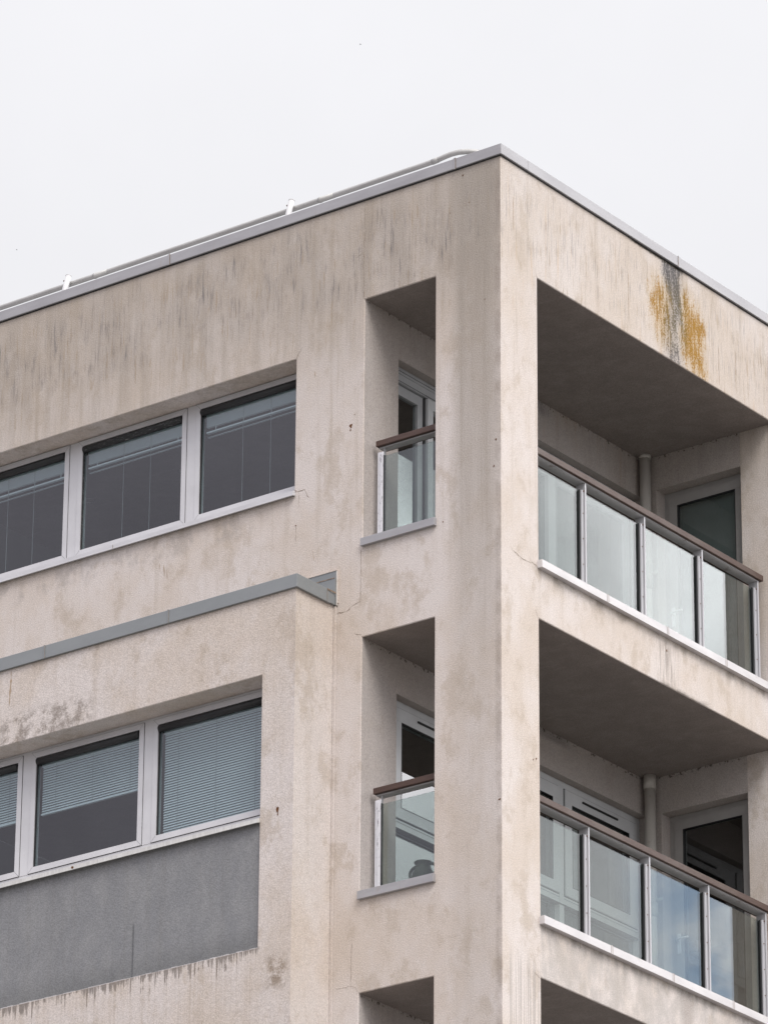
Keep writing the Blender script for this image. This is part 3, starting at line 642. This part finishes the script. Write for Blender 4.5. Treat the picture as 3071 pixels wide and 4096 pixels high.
# ---------------------------------------------- loggia doors
XF = -1.39
def vring(mb, y0, y1, z0, z1, wl, wr, wt, wb, x0, x1, mi=0):
    mb.box(x0, x1, y0, y1, z1-wt, z1, mi); mb.box(x0, x1, y0, y1, z0, z0+wb, mi)
    mb.box(x0, x1, y0, y0+wl, z0+wb, z1-wt, mi); mb.box(x0, x1, y1-wr, y1, z0+wb, z1-wt, mi)
def pane_x(parent, x, y0, y1, z0, z1, mat='dglass'):
    mb = MB(); mb.quad((x, y0, z0), (x, y1, z0), (x, y1, z1), (x, y0, z1)); return mb.build('pane', M[mat], parent, recalc=False)
def curtain(parent, x, y0, y1, z0, z1, seed=0):
    mb = MB(); n = 60; rnd = random.Random(seed); prev = None; ph = rnd.uniform(0, 6)
    for k in range(n+1):
        y = y0 + (y1-y0)*k/n; xx = x + 0.022*math.sin(k*0.95+ph+0.5*math.sin(k*0.31)) + 0.008*math.sin(k*2.3)
        if prev: mb.quad((prev[1], prev[0], z0), (xx, y, z0), (xx, y, z1), (prev[1], prev[0], z1), 0, True)
        prev = (y, xx)
    mb.build('curtain', M['curtain'], parent, merge=True, recalc=False)
# upper storey: grey sliding doors
zt, zb_ = Z(-1.242), Z(-3.395)
mb = MB(); vring(mb, 0.447, 3.858, zb_, zt, 0.03, 0.04, 0.055, 0.05, XF-0.10, XF)
for dz_ in (0.030, 0.118): mb.box(XF+0.0003, XF+0.0015, 0.45, 3.85, zt-dz_-0.004, zt-dz_, 1)
mb.box(XF-0.08, XF-0.006, 0.477, 3.81, zt-0.130, zt-0.055)
sf = mb.build('door_frame', [M['doorgrey'], M['seal']], bld)
for (y0, y1, wl, wr, dxx, mt) in ((0.477, 0.915, 0.03, 0.068, 0.03, 'doorgrey'), (0.938, 2.69, 0.070, 0.10, 0.006, 'upvc'), (2.695, 3.81, 0.07, 0.07, 0.03, 'doorgrey')):
    mb = MB(); vring(mb, y0, y1, zb_+0.05, zt-0.134, wl, wr, 0.085, 0.09, XF-0.05-dxx, XF-dxx+(0.012 if mt == 'upvc' else 0))
    mb.box(XF-0.035, XF-0.020, y1, y1+0.020, zb_+0.05, zt-0.134, 1)
    d = mb.build('sliding_door', [M[mt], M['seal']], bld, bevel=0.002)
    pane_x(d, XF-dxx-0.025, y0+wl-0.01, y1-wr+0.01, zb_+0.13, zt-0.21)
curtain(sf, -1.60, 2.75, 3.30, Z(-3.35), Z(-1.35), 4)
# lower storeys: white tilt doors with a glazed apron
for s_ in (1, 2):
    o_ = (0, 0, -2.85)[s_]
    zt, zb_ = Z(-4.077+o_), Z(-6.245+o_)
    mb = MB()
    vring(mb, 0.447, 3.858, zb_, zt, 0.05, 0.045, 0.055, 0.06, XF-0.09, XF)
    mb.box(XF-0.09, XF+0.004, 2.712, 2.774, zb_+0.06, zt-0.055)
    for (a, b) in ((0.497, 2.712), (2.774, 3.813)): mb.box(XF-0.09, XF, a, b, Z(-5.118+o_), Z(-5.045+o_)); mb.box(XF, XF+0.002, a, b, Z(-5.068+o_), Z(-5.065+o_), 1)
    mb.box(XF-0.05, XF+0.012, 0.497, 3.813, Z(-5.128+o_), Z(-5.119+o_), 1)
    wf = mb.build('door_frame', [M['upvc'], M['seal']], bld, bevel=0.002)
    for (y0, y1, wl, wr) in ((0.505, 2.700, 0.095, 0.085), (2.786, 3.800, 0.095, 0.11)):
        mb = MB(); vring(mb, y0, y1, Z(-5.038+o_), Z(-4.140+o_), wl, wr, 0.11, 0.088, XF-0.06, XF+0.014)
        vring(mb, y0-0.008, y1+0.008, Z(-5.046+o_), Z(-4.132+o_), 0.007, 0.007, 0.007, 0.007, XF-0.02, XF+0.004, 1)
        vring(mb, y0+wl, y1-wr, Z(-4.95+o_), Z(-4.25+o_), 0.006, 0.006, 0.006, 0.006, XF-0.02, XF+0.0155, 1)
        d = mb.build('window', [M['upvc'], M['seal']], bld, bevel=0.002)
        pane_x(d, XF-0.022, y0+wl-0.01, y1-wr+0.01, Z(-4.96+o_), Z(-4.24+o_))
        mb = MB(); yv = 0.80 if y0 < 1 else 3.02
        mb.box(XF+0.0145, XF+0.026, yv, yv+0.50, Z(-4.193+o_), Z(-4.176+o_)); mb.build('trickle_vent', M['seal'], d, bevel=0.004)
    for (y0, y1) in ((0.497, 2.712), (2.774, 3.813)): pane_x(wf, XF-0.045, y0-0.01, y1+0.01, zb_+0.05, Z(-5.11+o_))
    curtain(wf, -1.58, 2.83, 3.22, Z(-6.2+o_), Z(-4.15+o_), 7+s_)

# end wall doors (face -Y), one per storey
YF = 3.982
for s_, (zt, zb_) in enumerate(((-1.196, -3.395), (-4.073, -6.245), (-6.93, -9.05))):
    mat = M['upvc'] if s_ else M['upvc']
    mb = MB(); zt_, zb2 = Z(zt), Z(zb_)
    ring(mb, -1.171, -0.334, zb2, zt_, 0.045, YF, YF+0.07)
    df = mb.build('door_frame', M['doortaupe'], bld, bevel=0.002)
    mb = MB(); ring(mb, -1.123, -0.382, zb2+0.03, zt_-0.047, 0.082, YF-0.012, YF+0.05, 0, 0.12)
    ring(mb, -1.041, -0.464, zb2+0.15, zt_-0.129, 0.006, YF-0.0135, YF+0.02, 1)
    dr = mb.build('door', [M['doortaupe'], M['seal']], bld, bevel=0.002)
    mb = MB(); mb.quad((-1.05, YF+0.01, zb2+0.12), (-0.45, YF+0.01, zb2+0.12), (-0.45, YF+0.01, zt_-0.12), (-1.05, YF+0.01, zt_-0.12)); mb.build('pane', M['dglass'], dr, recalc=False)
    if s_ == 0:
        mb = MB(); mb.box(-1.05, -0.45, YF+0.062, YF+0.064, zb2+0.3, zt_-0.10); mb.build('roller_blind', M['rblind'], dr)
    hz_ = Z((-2.305, -5.152, -8.0)[s_])
    mb = MB(); mb.box(-1.105, -1.075, YF-0.022, YF-0.012, hz_-0.11, hz_+0.06)
    mb.tube([(-1.09, YF-0.02, hz_), (-1.09, YF-0.055, hz_), (-1.06, YF-0.062, hz_+0.002), (-0.975, YF-0.062, hz_+0.004)], 0.009, 8)
    mb.build('door_handle', M['upvc'], dr, bevel=0.002)

# drain pipes
for s_ in range(3):
    zt = SOF[s_]; zb_ = zt - 2.50
    mb = MB(); cx, cy = -1.236, 3.79
    mb.tube([(cx, cy, Z(zb_)), (cx, cy, Z(zt-0.002))], 0.046, 24)
    mb.tube([(cx, cy, Z(zt-0.12 if s_ == 1 else zt-0.03)), (cx, cy, Z(zt-0.003))], 0.052, 24)
    mb.tube([(cx, cy, Z(zt-1.22)), (cx, cy, Z(zt-0.98 if s_ == 0 else zt-1.10))], 0.0525, 24)
    pp = mb.build('drain_pipe', M['pipe'], bld)
    mb = MB(); zz = zt-1.08
    mb.box(cx+0.05, cx+0.11, cy-0.004, cy+0.004, Z(zz-0.012), Z(zz+0.012)); mb.build('pipe_bracket', M['pipe'], pp)

# ---------------------------------------------- metal ledges under the loggia openings
for s_, (z1, z0) in enumerate(((-2.942, -3.006), (-5.811, -5.876), (-8.68, -8.74))):
    mb = MB(); mb.box(-1.312, -0.606, -0.032, 0.02, Z(z0), Z(z1)); mb.box(-1.312, -0.622, 0.02, 0.30, Z(z1-0.012), Z(z1-0.004))
    mb.build('ledge', M['coping'], bld, bevel=0.002)
for s_, (z1, z0) in enumerate(((-3.281, -3.345), (-6.131, -6.195), (-8.98, -9.04))):
    mb = MB(); mb.box(-0.02, 0.045, 0.470, 3.95, Z(z0), Z(z1)); mb.box(-0.25, -0.02, 0.489, 3.858, Z(z1+0.001), Z(z1+0.012))
    lg = mb.build('ledge', M['ledge'], bld, bevel=0.002)
    mb = MB()
    for y in (1.35, 2.175, 3.005):
        mb.box(0.0452, 0.0475, y-0.018, y+0.004, Z(z0-0.001), Z(z1+0.002)); mb.box(0.0475, 0.0485, y, y+0.004, Z(z0), Z(z1+0.002), 1); mb.box(0.0475, 0.0482, y-0.016, y-0.014, Z(z0), Z(z1+0.002), 1)
    mb.build('ledge_joint', [M['ledge'], M['crack']], lg)

# ---------------------------------------------- balustrades
def balustrade_A(dz, ledge):
    o = bpy.data.objects.new('balustrade', None); col.objects.link(o); o.parent = bld; o.location = (0, 0, 0)
    z1, z0 = Z(-2.090+dz), Z(-2.138+dz)
    mb = MB(); mb.box(-1.267, -0.625, 0.098, 0.225, z0, z1); mb.build('handrail', M['wood'], o, bevel=0.004)
    mb = MB(); mb.box(-1.255, -0.626, 0.125, 0.195, z0-0.011, z0-0.001); mb.box(-1.216, -1.206, 0.135, 0.150, z0-0.075, z0-0.011)
    mb.build('rail_bar', M['steel'], o)
    mb = MB(); mb.box(-1.248, -1.196, 0.100, 0.112, Z(ledge), z0-0.055); mb.box(-1.248, -1.240, 0.112, 0.16, Z(ledge), z0-0.055)
    mb.box(-1.222, -1.196, 0.094, 0.100, Z(ledge), z0-0.075)
    mb.build('post', M['peel'], o, bevel=0.002)
    mb = MB(); mb.box(-1.1955, -1.186, 0.104, 0.122, Z(ledge), z0-0.085); mb.build('glazing_gasket', M['seal'], o)
    mb = MB(); mb.box(-1.188, -0.625, 0.108, 0.118, Z(ledge), z0-0.092); mb.build('glass_panel', M['bglass'], o)
balustrade_A(0.0, -2.945); balustrade_A(-2.874, -5.815)

def balustrade_B(dz, ledge):
    o = bpy.data.objects.new('balustrade', None); col.objects.link(o); o.parent = bld
    z1, z0 = Z(-2.256+dz), Z(-2.308+dz)
    mb = MB(); mb.box(-0.250, -0.098, 0.489, 3.800, z0, z1); mb.build('handrail', M['wood'], o, bevel=0.004)
    mb = MB(); mb.box(-0.215, -0.122, 0.49, 3.77, z0-0.011, z0-0.001)
    mb.build('rail_bar', M['steel'], o)
    posts = [1.297, 2.115, 2.935, 3.752]; zl = Z(ledge); zc = z0 - 0.075; prev = 0.489
    for i, y in enumerate(posts):
        mb = MB()
        mb.box(-0.205, -0.118, y-0.012, y, zl, z0-0.011)
        mb.box(-0.121, -0.1165, y-0.0165, y+0.0012, zl, z0-0.011)
        mb.box(-0.146, -0.130, y-0.047, y-0.012, zl, zc); mb.box(-0.130, -0.127, y-0.047, y-0.036, zl, zc-0.002); mb.box(-0.130, -0.128, y-0.026, y-0.020, zl, zc)
        mb.box(-0.186, -0.172, y-0.050, y-0.012, zl, zc)
        p = mb.build('post', M['post'], o, bevel=0.0012)
        mb = MB(); mb.box(-0.150, -0.140, y-0.0595, y-0.047, zl, zc); mb.box(-0.171, -0.1655, y-0.056, y-0.020, zl, zc); mb.build('glazing_gasket', M['seal'], o)
        mb = MB()
        for k in range(4):
            zz = zl + 0.06 + k*0.215
            mb.tube([(-0.1275, y-0.031, zz), (-0.1245, y-0.031, zz)], 0.0045, 8)
            mb.tube([(-0.1875, y-0.031, zz), (-0.190, y-0.031, zz)], 0.0045, 8)
        mb.tube([(-0.1275, y-0.020, zc-0.006), (-0.1245, y-0.020, zc-0.006)], 0.006, 8)
        mb.build('screw', M['rust'], o)
        mb = MB(); mb.box(-0.163, -0.153, prev, y-0.020, zl, z0-0.079)
        mb.build('glass_panel', M['bglass'], o)
        prev = y + 0.003
balustrade_B(0.0, -3.285); balustrade_B(-2.852, -6.135)

# ---------------------------------------------- guard rail lying along the roof edge
o = bpy.data.objects.new('guard_rail', None); col.objects.link(o); o.parent = bld
mb = MB(); zc = Z(0.298); y = 0.275
path = [(-8.9, y, zc), (-4.62, y, zc), (-3.6, y, zc), (-2.25, y, zc), (-1.6, y, zc), (-0.86, y, zc+0.002), (-0.80, y+0.001, zc+0.006), (-0.74, y+0.003, zc+0.014), (-0.68, y+0.010, zc+0.022), (-0.62, y+0.024, zc+0.026), (-0.56, y+0.050, zc+0.024), (-0.50, y+0.09, zc+0.018), (-0.44, y+0.15, zc+0.010), (-0.38, y+0.25, zc), (-0.36, y+0.5, zc-0.02), (-0.36, y+2.5, zc-0.02)]
mb.tube(path, 0.0225, 16)
for xx in (-4.35, -1.99, -6.6, -0.86): mb.tube([(xx, y, zc), (xx+0.02, y, zc), (xx+0.022, y, zc), (xx+0.15, y, zc)] if xx != -0.86 else [(xx, y, zc+0.001), (xx+0.06, y, zc+0.005)], [0.0262, 0.0262, 0.0235, 0.0232] if xx != -0.86 else 0.0245, 16)
mb.build('top_rail', M['rail'], o)
for xx in (-4.60, -2.245, -6.95):
    mb = MB()
    b0 = Vector((xx, 0.155, Z(0.06))); t0 = Vector((xx, 0.236, Z(0.352)))
    mb.tube([b0, t0], 0.0245, 20)
    mb.tube([t0 - Vector((0, 0, 0.0005)), t0 + Vector((0, 0.001, 0.004))], 0.0262, 20)
    mb.tube([(xx-0.026, 0.225, Z(0.316)), (xx-0.040, 0.225, Z(0.316))], 0.007, 8, 1)
    mb.tube([(xx+0.03, 0.21, Z(0.20)), (xx+0.03, 0.275, Z(0.225))], 0.010, 8)
    mb.box(xx-0.05, xx+0.05, 0.10, 0.22, Z(0.074), Z(0.084))
    mb.build('post', [M['white'], M['rust']], o)

# ---------------------------------------------- the jug behind the lower slot's glass
jug = bpy.data.objects.new('jug', None); col.objects.link(jug); jc = Vector((-0.872, 0.205, Z(-5.800))); jug.location = jc
tag(jug, 'olive stoneware jug with two loop handles behind the lower glass balustrade', 'jug')
mb = MB(); prof = [(0.0, 0.0), (0.055, 0.0), (0.078, 0.03), (0.088, 0.07), (0.082, 0.105), (0.064, 0.135), (0.054, 0.155), (0.055, 0.170), (0.066, 0.184), (0.070, 0.190), (0.066, 0.194), (0.058, 0.186), (0.046, 0.165), (0.046, 0.14), (0.0, 0.12)]
n = 28
for a, b in zip(prof, prof[1:]):
    for k in range(n):
        t0, t1 = 2*math.pi*k/n, 2*math.pi*(k+1)/n
        P4 = [(a[0]*math.cos(t0), a[0]*math.sin(t0), a[1]), (a[0]*math.cos(t1), a[0]*math.sin(t1), a[1]), (b[0]*math.cos(t1), b[0]*math.sin(t1), b[1]), (b[0]*math.cos(t0), b[0]*math.sin(t0), b[1])]
        mb.quad(*P4, 0, True)
mb.build('body', M['jug'], jug, merge=True)
for sx in (-1, 1):
    mb = MB(); pts = []
    for k in range(11):
        a = math.pi*(0.5 - k/10*1.08); pts.append((sx*(0.062 + 0.062*math.cos(a)*1.0), 0, 0.118 + 0.052*math.sin(a)))
    mb.tube(pts, [0.012]*11, 10); mb.build('handle', M['jug'], jug)

# ---------------------------------------------- two birds far off in the sky
def bird(name, px, dist, label, sc, roll):
    d = Vector(px).normalized(); loc = cam.matrix_world.translation + d*dist
    mb = MB()
    mb.tube([(-0.10, 0, 0), (-0.06, 0, 0.006), (0.0, 0, 0.008), (0.07, 0, 0.004), (0.12, 0, 0.008), (0.145, 0, 0.006)], [0.004, 0.020, 0.030, 0.024, 0.018, 0.004], 10)
    body = mb
    root = bpy.data.objects.new(name, None); col.objects.link(root); root.location = loc; root.rotation_euler = (0, 0, roll); root.scale = (sc, sc, sc)
    body.build('body', M['bird'], root)
    for s in (-1, 1):
        mb = MB(); mb.hexa([(-0.03, 0.02*s, 0), (0.05, 0.02*s, 0), (0.02, 0.14*s, 0.05), (-0.03, 0.13*s, 0.05), (-0.03, 0.02*s, 0.006), (0.05, 0.02*s, 0.006), (0.02, 0.14*s, 0.053), (-0.03, 0.13*s, 0.053)])
        mb.hexa([(-0.03, 0.13*s, 0.05), (0.02, 0.14*s, 0.05), (-0.05, 0.27*s, 0.03), (-0.06, 0.26*s, 0.03), (-0.03, 0.13*s, 0.053), (0.02, 0.14*s, 0.053), (-0.05, 0.27*s, 0.032), (-0.06, 0.26*s, 0.032)])
        mb.build('wing', M['bird'], root)
    tag(root, label, 'bird', 'birds far off in the sky')
bird('bird', (-0.53545846, 0.69991157, 0.48139339), 700, 'tiny dark bird high in the sky near the top of the picture', 1.0, 0.6)
bird('bird', (-0.59834355, 0.67260625, 0.44420078), 700, 'tiny dark bird low at the left edge above the roof rail', 0.85, 0.4)
